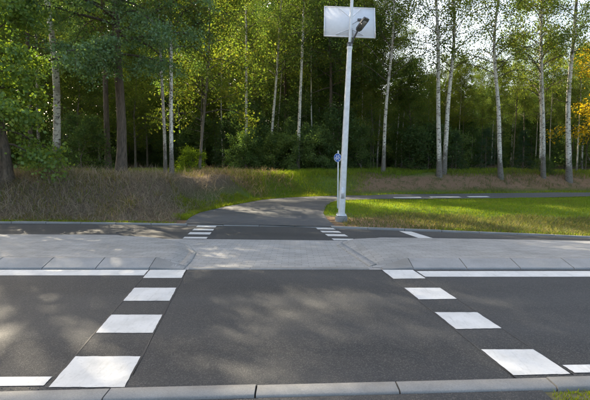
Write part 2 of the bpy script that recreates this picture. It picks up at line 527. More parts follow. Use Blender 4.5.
def lerp(a, b, t): return a + (b - a) * t
def xl(y): return lerp(-1.73, -2.10, (y - 2.92) / 3.26)      # outer left line
def xli(y): return lerp(-1.20, -1.58, (y - 2.92) / 3.26)     # inner left
def xri(y): return lerp(1.62, 1.26, (y - 3.08) / 3.10)       # inner right
def xr(y): return lerp(2.06, 1.70, (y - 3.08) / 3.10)
for y0, y1 in ((2.92, 3.40), (3.88, 4.35), (4.79, 5.29), (5.74, 6.17)):
    marking([(xl(y0), y0), (xli(y0), y0), (xli(y1), y1), (xl(y1), y1)], near_road, 'crossing_square')
for y0, y1 in ((3.09, 3.53), (3.97, 4.42), (4.84, 5.29), (5.70, 6.17)):
    marking([(xri(y0), y0), (xr(y0), y0 + .02), (xr(y1), y1), (xri(y1), y1)], near_road, 'crossing_square')
for y0, y1 in ((9.40, 9.66), (10.1, 10.5), (10.84, 11.2), (11.55, 11.9)):
    a0, a1 = lerp(-1.93, -2.18, (y0 - 9.33) / 2.7), lerp(-1.93, -2.18, (y1 - 9.33) / 2.7)
    marking([(a0 - .52, y0), (a0, y0), (a1, y1), (a1 - .52, y1)], near_road, 'crossing_square')
    a0, a1 = lerp(.86, .56, (y0 - 9.33) / 2.7), lerp(.86, .56, (y1 - 9.33) / 2.7)
    marking([(a0, y0), (a0 + .48, y0), (a1 + .48, y1), (a1, y1)], near_road, 'crossing_square')
# edge lines
marking([(-14, 5.87), (xl(5.87) - .02, 5.87), (xl(6.17) - .02, 6.17), (-14, 6.17)], near_road, 'edge_line')
marking([(xr(5.8) + .03, 5.80), (16, 5.80), (16, 6.10), (xr(6.1) + .03, 6.10)], near_road, 'edge_line')
marking([(-9, 2.80), (-1.78, 2.94), (-1.79, 3.07), (-9, 2.93)], near_road, 'edge_line')
marking([(2.1, 3.125), (9, 3.32), (9, 3.45), (2.08, 3.25)], near_road, 'edge_line')
marking([(2.90, 9.75), (3.25, 9.75), (3.12, 11.55), (2.80, 11.6)], near_road, 'painted_stripe')
# tar seams along the outer sides of the squares
for fa in (xl, xri):
    marking([(fa(3.0) - .018, 3.0), (fa(3.0) - .004, 3.0), (fa(6.17) - .004, 6.17), (fa(6.17) - .018, 6.17)], near_road, 'tar_seam', 0.003, 0.003, 'tar')
for fa in (xli, xr):
    marking([(fa(3.1) + .004, 3.1), (fa(3.1) + .016, 3.1), (fa(6.17) + .016, 6.17), (fa(6.17) + .004, 6.17)], near_road, 'tar_seam', 0.003, 0.003, 'tar')
# white bars on the path that runs off to the right
for x0, x1, y0 in ((4.75, 6.1, 20.75), (6.6, 8.1, 21.0), (8.55, 9.6, 21.25)):
    marking([(x0, y0), (x1, y0 + .06), (x1 + .05, y0 + .56), (x0 + .05, y0 + .5)], fp, 'painted_bar', 0.05)

# ---- kerbs
def stone(Pn, Pf, height, bevel=0.012, sink=0.14, name='kerb_stone', parent=None, mat='kerb', prof=None):
    """one kerb stone. Pn, Pf: plan polylines of its near and far long edge (same count)."""
    Pn = np.asarray(Pn, float); Pf = np.asarray(Pf, float)
    if prof is None:
        prof = [(0, -sink), (0, height - bevel), (0.08, height), (0.92, height), (1, height - bevel), (1, -sink)]
    n_, k = len(Pn), len(prof)
    V = np.zeros((n_, k, 3))
    for i in range(n_):
        for j, (u, h) in enumerate(prof):
            xy = Pn[i] * (1 - u) + Pf[i] * u
            V[i, j] = (xy[0], xy[1], Gf(*xy) + h)
    i = np.arange(n_ - 1)[:, None] * k; j = np.arange(k - 1)[None]
    F = np.stack([i + j, i + k + j, i + k + j + 1, i + j + 1], -1).reshape(-1, 4)
    mb = MB().add(V.reshape(-1, 3), F)
    mb.add(V[0], [tuple(range(k))]); mb.add(V[-1], [tuple(range(k))[::-1]])
    return obj(name, mb, M[mat], parent)

nk = empty('near_kerb', kind='structure')
joints = [-7.3, -6.3, -5.3, -4.3, -3.3, -2.28, -1.28, -0.27, 0.72, 1.83, 2.8, 3.8, 4.8]
for a, b_ in zip(joints[:-1], joints[1:]):
    dz = rnd.uniform(-.004, .004)
    xa, xb = a + .006, b_ - .006
    stone([(xa, nearkerb(xa) - .155), (xb, nearkerb(xb) - .155)], [(xa, nearkerb(xa) - .005), (xb, nearkerb(xb) - .005)], 0.018 + dz, parent=nk)

fk = empty('far_kerb', kind='structure')
for i in range(-22, 24):
    xa, xb = i * 1.0 + .008, (i + 1) * 1.0 - .008
    hh = 0.02 if -3.5 < i < 1 else 0.05
    stone([(xa, edgeY(xa) - .125), (xb, edgeY(xb) - .125)], [(xa, edgeY(xa)), (xb, edgeY(xb))], hh + rnd.uniform(-.006, .006), parent=fk, mat='kerb')

# ---- raised islands on the median, one each side of the crossing
def island(side, YB, XB, labelname):
    e = empty(labelname, kind='structure')
    yy = np.linspace(6.205, MEDFAR - .01, 42)
    u = np.concatenate([np.linspace(0, 1, 24) ** 1.3 * 2.0, 2.0 + np.linspace(0, 1, 22)[1:] ** 1.4 * 38])
    xe = np.interp(yy, YB, XB)
    bound = np.stack([np.interp(np.linspace(6.2, MEDFAR, 200), YB, XB), np.linspace(6.2, MEDFAR, 200)], -1)
    Xg = xe[None, :] + side * u[:, None]; Yg = np.repeat(yy[None], len(u), 0)
    dd = np.min(np.hypot(Xg[..., None] - bound[:, 0], Yg[..., None] - bound[:, 1]), -1)
    D = np.minimum(np.minimum((Yg - 6.2) / .36, (MEDFAR - Yg) / .12), dd / .30)
    H = 0.100 * np.clip(D, 0, 1) + 0.004
    Z = G(Xg, Yg) + H
    n_, m_ = Xg.shape
    i = np.arange(n_ - 1)[:, None] * m_; j = np.arange(m_ - 1)[None]
    F = np.stack([i + j, i + m_ + j, i + m_ + j + 1, i + j + 1], -1).reshape(-1, 4)
    if side < 0: F = F[:, ::-1]
    top = obj('island_paving', MB().add(np.stack([Xg, Yg, Z], -1).reshape(-1, 3), F), M['island'], e)
    # sloping kerb stones towards the near lane
    x = np.interp(6.2, YB, XB); x0 = x + side * 0.12
    prof = [(0, -.1), (0, .022), (.06, .03), (.86, .112), (1.0, .12), (1.0, -.02)]
    k = 0
    while abs(x0) < 14:
        x1 = x0 + side * .78
        lo, hi = sorted((x0, x1)); lo += .007; hi -= .007
        stone([(lo, 6.207), (hi, 6.207)], [(lo, 6.55), (hi, 6.55)], 0.1, parent=e, mat='kerb_dark', prof=prof)
        x0 = x1; k += 1
    # tapered end stone that runs down to the crossing
    xa, xb = x + side * .115, np.interp(6.3, YB, XB)
    lo, hi = sorted((xa, xb))
    V = []
    for q, hs in ((xa, 1.0), (xb, 0.12)):
        w_ = 1.0 if hs == 1.0 else 0.35
        for (u_, h) in prof[:-1]:
            yq = 6.207 + .343 * u_ * w_
            V.append((q, yq, Gf(q, yq) + h * (hs if h > 0 else 1) + (.004 if h > 0 else 0)))
    kk = len(prof) - 1
    F = [(j, j + 1, kk + j + 1, kk + j) for j in range(kk - 1)]
    mb = MB().add(V, F); mb.add(V[:kk], [tuple(range(kk))]); mb.add(V[kk:], [tuple(range(kk))])
    obj('kerb_stone', mb, M['kerb'], e)
    # narrow curved kerb around the nose
    Bp = resample(bound[12:], .06)
    tang = np.gradient(Bp, axis=0); tang /= np.linalg.norm(tang, axis=1)[:, None]
    nrm = np.stack([tang[:, 1], -tang[:, 0]], -1) * (-side)
    nrm = np.where((nrm[:, :1] * -side) < 0, nrm, nrm)
    inn = Bp - nrm * .11
    st = 8
    for q in range(0, len(Bp) - 2, st):
        sl_ = slice(q, min(q + st + 1, len(Bp)))
        pn, pi = Bp[sl_].copy(), inn[sl_].copy()
        if len(pn) < 3: continue
        pn[0] += (pn[1] - pn[0]) * .1; pi[0] += (pi[1] - pi[0]) * .1
        stone(pn, pi, .05, prof=[(0, -.06), (0, .010), (.1, .016), (1, .046), (1, 0)], parent=e, mat='island')
    return e
island(-1, [6.2, 6.25, 6.8, 7.6, 8.5, 9.0, 9.25, 9.36], [-2.0, -1.62, -1.65, -1.75, -2.1, -2.6, -3.05, -3.6], 'traffic_island_left')
island(1, [6.2, 6.35, 7.96, 8.7, 9.0, 9.2, 9.36], [1.6, 1.12, .93, .84, .92, 1.15, 1.6], 'traffic_island_right')
# flush kerb stones between the islands along the near lane
fe = empty('crossing_kerb', kind='structure')
for xa, xb in ((-1.55, -.66), (-.64, .24), (.26, 1.08)):
    stone([(xa, 6.203), (xb, 6.203)], [(xa, 6.33), (xb, 6.33)], .012, parent=fe)

# ------------------------------------------------------------------ solar street lamp
def lamp():
    x, y = 1.43, 13.35
    z = Gf(x, y) + .035
    t = empty('solar_street_lamp', (x, y, z), label='tall galvanised solar street lamp beside the cycle path, white panel on top', category='street lamp')
    t.rotation_euler = (0, R(2.2), 0)
    # concrete footing and flange
    an = np.linspace(0, 2 * np.pi, 13)[:-1]
    mb = MB()
    mb.tube([(0, 0, -.12), (0, 0, .10), (0, 0, .135), (0, 0, .14)], [.19, .19, .17, .02], 16)
    ft = obj('footing', mb.mesh('footing', True), M['kerb'], t)
    mb = MB().box((0, 0, .155), (.30, .30, .025))
    obj('flange', mb, M['galv'], t)
    for a in (45, 135, 225, 315):
        c, s_ = math.cos(R(a)) * .17, math.sin(R(a)) * .17
        obj('bolt', MB().tube([(c, s_, .16), (c, s_, .215)], .014, 6), M['galv'], t)
    zt = 5.2
    mb = MB().tube([(0, 0, .16), (0, 0, .9), (0, 0, 3), (0, 0, zt)], [.105, .103, .09, .072], 20)
    p_ = obj('pole', mb.mesh('pole', True), M['galv'], t)
    mb = MB().box((0, -.1, .85), (.1, .012, .34))
    dcv = obj('service_door', mb, M['galv'], p_)
    mb = MB().tube([(0, 0, zt - .05), (0, 0, zt + .09)], .084, 16)
    obj('collar', mb.mesh('collar', True), M['galv'], t)
    mb = MB().tube([(0, 0, zt), (0, 0, 7.15)], .047, 14)
    obj('mast', mb.mesh('mast', True), M['galv'], t)
    # solar panel: faces away from the camera and up
    cz = 6.03
    pr_ = Matrix.Rotation(R(-22), 4, 'X')
    def loc(v): return np.array(pr_ @ Vector(v)) + np.array((0, .34, cz))
    mb = MB().box(loc((0, 0, 0)), (1.53, .02, 1.05), pr_)
    pan = obj('solar_panel', mb, M['backsheet'], t)
    mb = MB().box(loc((0, .014, 0)), (1.48, .006, 1.0), pr_); obj('cells', mb, M['cells'], pan)
    mb = MB()
    for dx in (-.77, .77): mb.box(loc((dx, -.004, 0)), (.022, .045, 1.08), pr_)
    for dz in (-.53, .53): mb.box(loc((0, -.0045, dz)), (1.516, .044, .022), pr_)
    obj('panel_frame', mb, M['alu'], pan)
    obj('junction_box', MB().box(loc((.3, -.024, .08)), (.12, .03, .09), pr_), M['lamp_dark'], pan)
    for dx in (-.33, .33):
        e_ = loc((dx, -.035, .47))
        obj('strut', MB().tube([(0, 0, 6.05), e_], .017, 6), M['galv'], t)
        e_ = loc((dx * 1.25, -.035, -.47))
        obj('strut', MB().tube([(0, 0, 5.74), e_], .015, 6), M['galv'], t)
    # luminaire on a short arm, towards the road
    tip = np.array((.20, -.20, 5.66))
    arm = obj('arm', MB().tube([(0, 0, 5.28), (.04, -.04, 5.32), tip], .026, 8), M['lamp_dark'], t)
    mb = MB().tube([(0, 0, 5.22), (0, 0, 5.34)], .086, 12); obj('arm_clamp', mb, M['lamp_dark'], t)
    hr = Matrix.Rotation(R(42), 4, 'Z') @ Matrix.Rotation(R(-42), 4, 'X')
    axis = np.array(hr @ Vector((0, -1, 0)))
    # tapered housing outline
    prof = [(-.06, .0), (-.11, .06), (-.12, .36), (-.10, .44), (.10, .44), (.12, .36), (.11, .06), (.06, .0)]
    V = []
    for zz in (-.03, .035):
        for px, py in prof:
            sh = 1.0 if zz < 0 else .86
            V.append(np.array(hr @ Vector((px * sh, -py, zz))) + tip + axis * -.03)
    k = len(prof)
    F = [(i, (i + 1) % k, (i + 1) % k + k, i + k) for i in range(k)]
    mb = MB().add(V, F); mb.add(V[:k], [tuple(range(k))]); mb.add(V[k:], [tuple(range(k))[::-1]])
    lum = obj('luminaire', mb, M['lamp_dark'], t)
    mb = MB().box(tip + axis * .2 + np.array(hr @ Vector((0, 0, -.035))), (.17, .25, .012), hr)
    obj('lens', mb, M['lens'], lum)
    obj('cable', MB().tube([(.05, -.03, 5.2), (.1, -.05, 5.4), (.06, .05, 5.75), (.02, .2, 5.9), (.3, .28, 6.1)], .008, 5), M['lamp_dark'], t)
lamp()

def sign():
    x, y = 1.64, 16.6
    z = Gf(x, y)
    t = empty('cycle_sign', (x, y, z), label='small round blue cycle path sign on a thin post behind the lamp pole', category='sign')
    obj('post', MB().tube([(0, 0, -.15), (0, 0, 2.22)], .03, 10).mesh('post', True), M['galv'], t)
    rot = Matrix.Rotation(R(-38), 4, 'Z')
    def T(P): return np.array([np.array(rot @ Vector(p_)) + np.array((0, 0, 1.95)) for p_ in P])
    mb = MB(); mb.tube(T([(0, -.036, 0), (0, -.045, 0)]), .155, 28); dsc = obj('sign_disc', mb, M['blue'], t)
    mb = MB().tube(T([(0, -.034, 0), (0, -.0425, 0)]), .165, 28); obj('rim', mb, M['white'], dsc)
    ring = []
    mb = MB()
    for cx in (-.085, .085):
        a = np.linspace(0, 2 * np.pi, 17)
        mb.tube(T([(cx + .055 * math.cos(q), -.048, -.05 + .055 * math.sin(q)) for q in a]), .008, 5)
    for a_, b_ in (((-.085, -.05), (-.04, .06)), ((-.04, .06), (.06, .06)), ((.06, .06), (.0, -.05)), ((.0, -.05), (-.085, -.05)), ((-.04, .06), (.0, -.05)), ((.085, -.05), (.055, .1)), ((.055, .1), (.09, .1)), ((-.06, .085), (-.02, .085))):
        mb.tube(T([(a_[0], -.048, a_[1]), (b_[0], -.048, b_[1])]), .008, 5)
    obj('bicycle_symbol', mb, M['white'], dsc)
    obj('clamp', MB().tube([(0, 0, 1.9), (0, 0, 2.0)], .036, 10), M['galv'], t)
sign()

# ------------------------------------------------------------------ vegetation builders
def leaves(rs, P, size, aspect=0.7, up=0.4, drop=0.0):
    """one folded diamond leaf at every point of P"""
    P = np.asarray(P, float); n = len(P)
    D = rs.normal(0, 1, (n, 3)); D[:, 2] -= drop
    D /= np.linalg.norm(D, axis=1)[:, None]
    N = rs.normal(0, 1, (n, 3)); N[:, 2] = np.abs(N[:, 2]) + up
    S = np.cross(D, N); S /= np.linalg.norm(S, axis=1)[:, None] + 1e-9
    N = np.cross(S, D)
    sz = size * rs.uniform(.65, 1.3, n)[:, None]
    w = sz * aspect * .5
    mid = P + D * sz * .5
    V = np.stack([P, mid + S * w + N * w * .25, P + D * sz, mid - S * w + N * w * .25], 1)
    F = np.arange(n)[:, None] * 4 + np.arange(4)[None]
    return V.reshape(-1, 3), F

def unit(v):
    return v / (np.linalg.norm(v) + 1e-9)

def grow(seed, H, r0, first=.35, nb=34, blen=lambda t: 3.0 * (1 - t) ** .7 + .4, el=(45, 10), droop=.5, ntw=7, tw=.8, twdroop=.7,
         nleaf=42, size=.085, aspect=.7, up=.4, spread=.16, wob=.12, lean=(0, 0), flat=1.0, fork=False, planar=False, sides=9, dead=6, bow=0.0, br=.3, extra=()):
    rs = np.random.RandomState(seed)
    n = 16
    t = np.linspace(0, 1, n)
    ph = rs.uniform(0, 6.28, 4)
    wx = wob * (np.sin(t * 5 + ph[0]) - np.sin(ph[0])) + wob * .4 * (np.sin(t * 13 + ph[1]) - np.sin(ph[1]))
    wy = wob * (np.sin(t * 4.3 + ph[2]) - np.sin(ph[2])) + wob * .4 * (np.sin(t * 11 + ph[3]) - np.sin(ph[3]))
    TP = np.stack([wx + lean[0] * t * H + bow * np.sin(t * 3.0), wy + lean[1] * t * H, t * H], -1)
    TP[0, 2] = -.25
    rad = r0 * ((1 - t) ** .8 * .93 + .07); rad[0] *= 1.45; rad[1] *= 1.02
    trunk = MB(); trunk.tube(TP, rad, sides)
    wood = MB()
    LP = []
    def at(tt):
        return np.array([np.interp(tt, t, TP[:, k]) for k in range(3)])
    def branch(b0, az, e, L, r):
        m = 7
        pts = [b0]
        dirv = np.array((math.cos(az) * math.cos(e), math.sin(az) * math.cos(e), math.sin(e)))
        kink = rs.normal(0, .10, (m, 3))
        for q in range(m - 1):
            dirv = unit(dirv + kink[q] + np.array((0, 0, -droop * .16)))
            pts.append(pts[-1] + dirv * L / (m - 1))
        pts = np.array(pts)
        wood.tube(pts, np.linspace(r, r * .22, m), 5, False)
        for q in range(ntw):
            s_ = rs.uniform(.28, 1.0) if q else 1.0
            k_ = s_ * (m - 1); i0 = min(int(k_), m - 2)
            o_ = pts[i0] + (pts[i0 + 1] - pts[i0]) * (k_ - i0)
            fw = unit(pts[i0 + 1] - pts[i0])
            sd = rs.normal(0, 1, 3)
            if planar: sd[2] *= .18
            dv = unit(fw * .8 + unit(sd) * .9 + np.array((0, 0, -twdroop * .45)))
            l_ = tw * rs.uniform(.55, 1.25) * (.6 + .4 * (1 - abs(s_ - .6)))
            tp = [o_]
            for _ in range(3):
                dv = unit(dv + np.array((0, 0, -twdroop * .22)) + rs.normal(0, .1, 3))
                tp.append(tp[-1] + dv * l_ / 3)
            tp = np.array(tp)
            wood.tube(tp, np.linspace(max(.006, r * .22), .003, 4), 3, False)
            nn = int(nleaf * rs.uniform(.6, 1.35))
            a = rs.uniform(.1, 1.05, nn) * 3
            i_ = np.minimum(a.astype(int), 2)
            lp = tp[i_] + (tp[i_ + 1] - tp[i_]) * (a - i_)[:, None]
            off = rs.normal(0, spread, (nn, 3)); off[:, 2] *= flat
            LP.append(lp + off)
    az = rs.uniform(0, 6.28)
    for k in range(nb):
        tt = first + (.98 - first) * ((k + rs.uniform(0, 1)) / nb)
        az += 2.4 + rs.normal(0, .35)
        e = R(lerp(el[1], el[0], (tt - first) / (1 - first)) + rs.normal(0, 9))
        L = blen((tt - first) / (1 - first)) * rs.uniform(.65, 1.2)
        branch(at(tt), az, e, L, float(np.interp(tt, t, rad)) * br + .004)
    for tt, a_, e_, L_ in extra:
        branch(at(tt), R(a_), R(e_), L_, float(np.interp(tt, t, rad)) * br + .004)
    for k in range(dead):      # bare stubs and dead twigs below the crown
        tt = rs.uniform(.12, first)
        a_ = rs.uniform(0, 6.28); L = rs.uniform(.3, 1.1)
        b0 = at(tt); e = R(rs.uniform(0, 45))
        dirv = np.array((math.cos(a_) * math.cos(e), math.sin(a_) * math.cos(e), math.sin(e)))
        wood.tube(np.array([b0, b0 + dirv * L * .5, b0 + dirv * L + rs.normal(0, .1, 3)]), [.014, .009, .004], 4, False)
    lf = MB()
    if LP:
        P = np.concatenate(LP)
        lf.add(*leaves(rs, P, size, aspect, up))
    return trunk.mesh('trunk', True), lf.mesh('crown'), wood.mesh('branches', True)

# shared meshes, several of each kind
BK = dict(el=(62, 42), droop=.95, ntw=11, tw=1.0, twdroop=1.0, nleaf=42, size=.09, spread=.17, br=.24)
bl = lambda t: 3.1 * (1 - t) ** .7 + .5
BIRCH = [
    grow(11, 16, .15, first=.36, nb=44, wob=.10, blen=bl, **BK),
    grow(12, 17, .16, first=.42, nb=44, wob=.14, bow=.2, blen=bl, **BK),
    grow(13, 15, .14, first=.32, nb=42, wob=.13, blen=bl, **BK),
    grow(14, 17, .15, first=.42, nb=42, wob=.09, blen=bl, **BK),
]
BIRCH_BENT = grow(15, 15, .15, first=.36, nb=42, wob=.2, bow=.3, lean=(.0, 0), blen=bl, **BK)
BKT = dict(BK, nleaf=31, size=.095)
THIN = [
    grow(11, 16, .15, first=.36, nb=44, wob=.10, blen=bl, **BKT),
    grow(12, 17, .16, first=.42, nb=44, wob=.14, bow=.2, blen=bl, **BKT),
    grow(13, 15, .14, first=.32, nb=42, wob=.13, blen=bl, **BKT),
    grow(14, 17, .15, first=.42, nb=42, wob=.09, blen=bl, **BKT),
]
THIN_BENT = grow(15, 15, .15, first=.36, nb=42, wob=.2, bow=.3, lean=(.0, 0), blen=bl, **BKT)
LOW = [   # shorter trees of the wood edge, more leaf low down
    grow(21, 11, .11, first=.22, nb=40, wob=.12, blen=lambda t: 2.6 * (1 - t) ** .6 + .5, ntw=9, nleaf=48, size=.12, spread=.2, el=(55, 30)),
    grow(22, 10, .10, first=.18, nb=40, wob=.18, blen=lambda t: 2.4 * (1 - t) ** .6 + .5, ntw=9, nleaf=48, size=.12, spread=.2, el=(55, 30)),
]
TALL = [  # tall mixed trees that close the wood
    grow(31, 19, .2, first=.3, nb=52, wob=.14, blen=lambda t: 3.6 * (1 - t) ** .6 + .6, ntw=10, tw=1.2, nleaf=44, size=.15, spread=.28),
    grow(32, 20, .22, first=.35, nb=52, wob=.1, blen=lambda t: 3.8 * (1 - t) ** .6 + .6, ntw=10, tw=1.2, nleaf=44, size=.15, spread=.28),
    grow(33, 17, .17, first=.25, nb=50, wob=.18, blen=lambda t: 3.2 * (1 - t) ** .6 + .6, ntw=10, tw=1.1, nleaf=44, size=.14, spread=.26),
]
SPARSE = [
    grow(34, 18, .2, first=.3, nb=40, wob=.14, blen=lambda t: 3.2 * (1 - t) ** .6 + .6, ntw=7, tw=1.1, nleaf=30, size=.12, spread=.2),
    grow(35, 16, .17, first=.3, nb=40, wob=.14, blen=lambda t: 3.0 * (1 - t) ** .6 + .6, ntw=7, tw=1.1, nleaf=30, size=.12, spread=.2),
]
OAK = grow(41, 17, .30, first=.30, nb=40, wob=.2, blen=lambda t: 5.0 * (1 - t) ** .5 + .8, el=(45, 8), droop=.65, ntw=15, tw=1.1, twdroop=.6,
           nleaf=100, size=.092, aspect=.62, up=.1, spread=.15, flat=.55, planar=True, sides=12, dead=4, br=.26,
extra=[(.26, -100, 24, 2.6), (.27, -128, 18, 2.9), (.26, -72, 18, 2.7), (.31, -38, 16, 4.8), (.34, -18, 12, 5.0), (.36, -62, 18, 4.2), (.29, -52, 10, 3.4), (.38, -108, 25, 3.4)])
MAPLE = grow(42, 8.2, .22, first=.12, nb=40, wob=.2, blen=lambda t: 1.5 * (1 - t) ** .4 + .35, el=(50, 15), droop=.8, ntw=12, tw=.7, twdroop=.5,
             nleaf=46, size=.115, aspect=.85, up=.2, spread=.17, flat=.7, sides=12, dead=3, br=.2)
SHRUB = [
    grow(51, 2.6, .035, first=.03, nb=22, wob=.12, blen=lambda t: 1.3 * (1 - t) ** .5 + .35, el=(60, 25), droop=.5, ntw=8, tw=.5, nleaf=34, size=.10, spread=.11, sides=5, dead=0),
    grow(52, 2.0, .03, first=.03, nb=20, wob=.15, blen=lambda t: 1.2 * (1 - t) ** .5 + .35, el=(55, 20), droop=.6, ntw=8, tw=.5, nleaf=34, size=.10, spread=.11, sides=5, dead=0),
    grow(53, 3.4, .04, first=.08, nb=26, wob=.2, blen=lambda t: 1.3 * (1 - t) ** .5 + .35, el=(55, 25), droop=.6, ntw=8, tw=.6, nleaf=34, size=.10, spread=.12, sides=5, dead=0),
]
SPRUCE = grow(61, 4.6, .06, first=.04, nb=60, wob=.02, blen=lambda t: 1.5 * (1 - t) ** .9 + .12, el=(35, -8), droop=.35, ntw=8, tw=.45, twdroop=.5,
              nleaf=44, size=.085, aspect=.2, up=.2, spread=.03, flat=.6, planar=True, sides=7, dead=0)
for v in BIRCH + THIN + [THIN_BENT] + LOW + TALL + SPARSE + SHRUB + [BIRCH_BENT, OAK, MAPLE, SPRUCE]:
    v[2].materials.append(M['bark_twig'])
for v in BIRCH + THIN + [BIRCH_BENT, THIN_BENT]:
    v[0].materials.append(M['bark_birch']); v[1].materials.append(M['leaf_birch'])
for v in LOW: v[0].materials.append(M['bark_thin']); v[1].materials.append(M['leaf_birch'])
for v in TALL + SPARSE: v[0].materials.append(M['bark']); v[1].materials.append(M['leaf_dark'])
OAK[0].materials.append(M['bark']); OAK[1].materials.append(M['leaf_oak'])
MAPLE[0].materials.append(M['bark']); MAPLE[1].materials.append(M['leaf_maple'])
for v in SHRUB: v[0].materials.append(M['bark_thin']); v[1].materials.append(M['leaf_dark'])
SPRUCE[0].materials.append(M['bark']); SPRUCE[1].materials.append(M['needle'])

def plant(name, var, x, y, label, cat='tree', group=None, rz=0, s=1.0, sr=1.0, lean=(0, 0), crown=None, bark=None, parts=('trunk', 'crown')):
    """s scales the height and spread, sr the stem thickness relative to that"""
    t = empty(name, (x, y, Gf(x, y) - .02), label=label, category=cat)
    if group: t['group'] = group
    t.rotation_euler = (Matrix.Rotation(R(lean[0]), 3, 'Y') @ Matrix.Rotation(R(lean[1]), 3, 'X') @ Matrix.Rotation(rz, 3, 'Z')).to_euler()
    t.scale = (s, s, s)
    a = obj(parts[0], var[0], None, t); a.scale = (sr, sr, 1)
    obj('branches', var[2], None, t, kind='stuff')
    b_ = obj(parts[1], var[1], None, t); b_.scale = (1, 1, 1)
    if bark:
        a.material_slots[0].link = 'OBJECT'; a.material_slots[0].material = bark
    if crown:
        b_.material_slots[0].link = 'OBJECT'; b_.material_slots[0].material = crown
    return t

def ax(px, Y): return (px - 295) / 435 * Y

# ------------------------------------------------------------------ the trees one can tell apart
plant('maple_tree', MAPLE, -9.9, 14.9, 'dark trunked leafy tree at the left edge with low boughs over the dry bank', rz=.4, s=1.0)
plant('oak_tree', OAK, ax(121, 18.2), 18.2, 'big dark trunked tree with spreading layered boughs on the left bank', rz=.0, s=1.0, sr=.68, lean=(2.5, 0))
plant('pine_tree', TALL[1], ax(109, 23), 23, 'dark straight tree behind the big layered tree, just left of its trunk', rz=2.0, s=1.0, sr=.7)
FR = [
    ('birch_tree', BIRCH[1], 57, 18.4, .3, 1.0, 0.99, (-1, 0), 'thick white birch between the left edge tree and the big dark trunk'),
    ('birch_tree', BIRCH[0], 165.5, 19.2, 1.0, .95, 0.53, (-.4, 0), 'thinner left stem of the white birch pair beside the layered tree'),
    ('birch_tree', BIRCH[2], 172, 19.0, 2.2, 1.05, 0.62, (2.4, 0), 'right stem of the white birch pair at the end of the dry bank'),
    ('birch_tree', LOW[0], 199, 22.3, .2, 1.1, 0.65, (6.0, 0), 'slender grey brown leaning tree just right of the birch pair'),
    ('birch_tree', BIRCH[3], 246, 28, 4.0, 1.0, 0.62, (.3, 0), 'thin birch standing alone above the leafy shrubs left of the path'),
    ('birch_tree', BIRCH[0], 270, 28.5, 3.1, 1.0, 0.62, (3.6, 0), 'thin birch leaning slightly right, left of the middle birch'),
    ('birch_tree', BIRCH[3], 298, 27.5, 1.3, 1.05, 0.69, (2.6, 0), 'pale birch in the middle above the bend of the path'),
    ('birch_tree', THIN[2], 383, 26.5, .0, 1.1, 0.73, (1.9, 0), 'pale birch standing right of the street lamp on the bank'),
    ('birch_tree', THIN[3], 439, 25.6, 2.9, 1.0, 0.95, (-2.7, 0), 'white left stem of the forked looking birch pair on the bank'),
    ('birch_tree', THIN_BENT, 443, 26.0, .0, 1.05, 0.90, (-1.6, 0), 'crooked right stem of the birch pair on the bank'),
    ('birch_tree', THIN_BENT, 501, 25.8, 2.6, 1.05, 0.86, (-.6, 0), 'crooked white birch between the birch pair and the right pair'),
    ('birch_tree', THIN[0], 543, 26.2, 5.0, 1.05, 0.76, (-2.8, 0), 'straight white birch, second large stem from the right edge'),
    ('birch_tree', THIN[2], 540, 27.3, 2.0, .9, 0.47, (-2, 0), 'thin stem tucked behind the straight birch near the right edge'),
    ('birch_tree', THIN[1], 569, 26.0, 1.8, 1.0, 0.99, (-2.2, 0), 'thick mottled white birch nearest the right edge'),
]
for nm, var, px, Y, rz, s, sr, ln, lab in FR:
    plant(nm, var, ax(px, Y), Y, lab, rz=rz, s=s, sr=sr, lean=ln, group='birches along the wood edge')
plant('autumn_tree', LOW[1], ax(611, 26.8), 26.8, 'yellow orange autumn tree at the right edge behind the birches', rz=1, s=1.05, crown=M['leaf_yellow'])

plant('birch_tree', BIRCH[3], -13.6, 17.0, 'unseen tall birch added for shade just past the left edge behind the left edge tree', rz=.7, s=1.35)  # three unseen birches, added so their high crowns shade the near lane at left
plant('birch_tree', BIRCH[0], -14.4, 16.2, 'unseen tall birch added for shade past the left edge, nearest the road of its row', rz=4.2, s=1.55)
plant('birch_tree', BIRCH[1], -15.0, 18.9, 'unseen tall birch added for shade well past the left edge behind the left edge tree', rz=2.7, s=1.4)

# understorey
rs = np.random.RandomState(7)
SH = [(189, 22.5, 1, .6, 'leaf_lime', 'bright lime green shrub beside the leaning grey tree'),
      (247, 28.0, 2, .7, 'leaf_maple', 'light green sapling at the wood edge left of the path bend'),
      (262, 28.6, 0, .95, 'leaf_shrub', 'leafy dark shrub under the thin birches, left one of the clump'),
      (285, 28.2, 1, 1.05, 'leaf_shrub', 'leafy dark shrub under the middle birch'),
      (312, 28.4, 0, 1.0, 'leaf_shrub', 'leafy dark shrub right of the middle birch'),
      (330, 28.6, 1, .9, 'leaf_shrub', 'leafy dark shrub seen left of the lamp pole'),
      (252, 27.6, 1, .9, 'leaf_shrub', 'mid green shrub at the foot of the lone thin birch'),
      (274, 27.4, 0, .8, 'leaf_shrub', 'mid green shrub in front of the right leaning thin birch'),
      (298, 27.0, 1, .95, 'leaf_shrub', 'mid green shrub right in front of the middle birch'),
      (322, 27.6, 0, .85, 'leaf_shrub', 'mid green shrub halfway between middle birch and lamp pole'),
      (362, 29.0, 2, .8, 'leaf_shrub', 'dark shrub just right of the lamp pole'),
      (410, 30.0, 0, .8, None, 'dark shrub between the lone birch and the birch pair'),
      (545, 27.0, 1, .45, None, 'small dark bush at the foot of the straight birch'),
      (82, 22.0, 0, 1.0, None, 'dark shrub behind the bank between white birch and dark trunk'),
      (38, 16.6, 1, .5, 'leaf_maple', 'low green bush on the crest of the dry bank at left'),
      ]
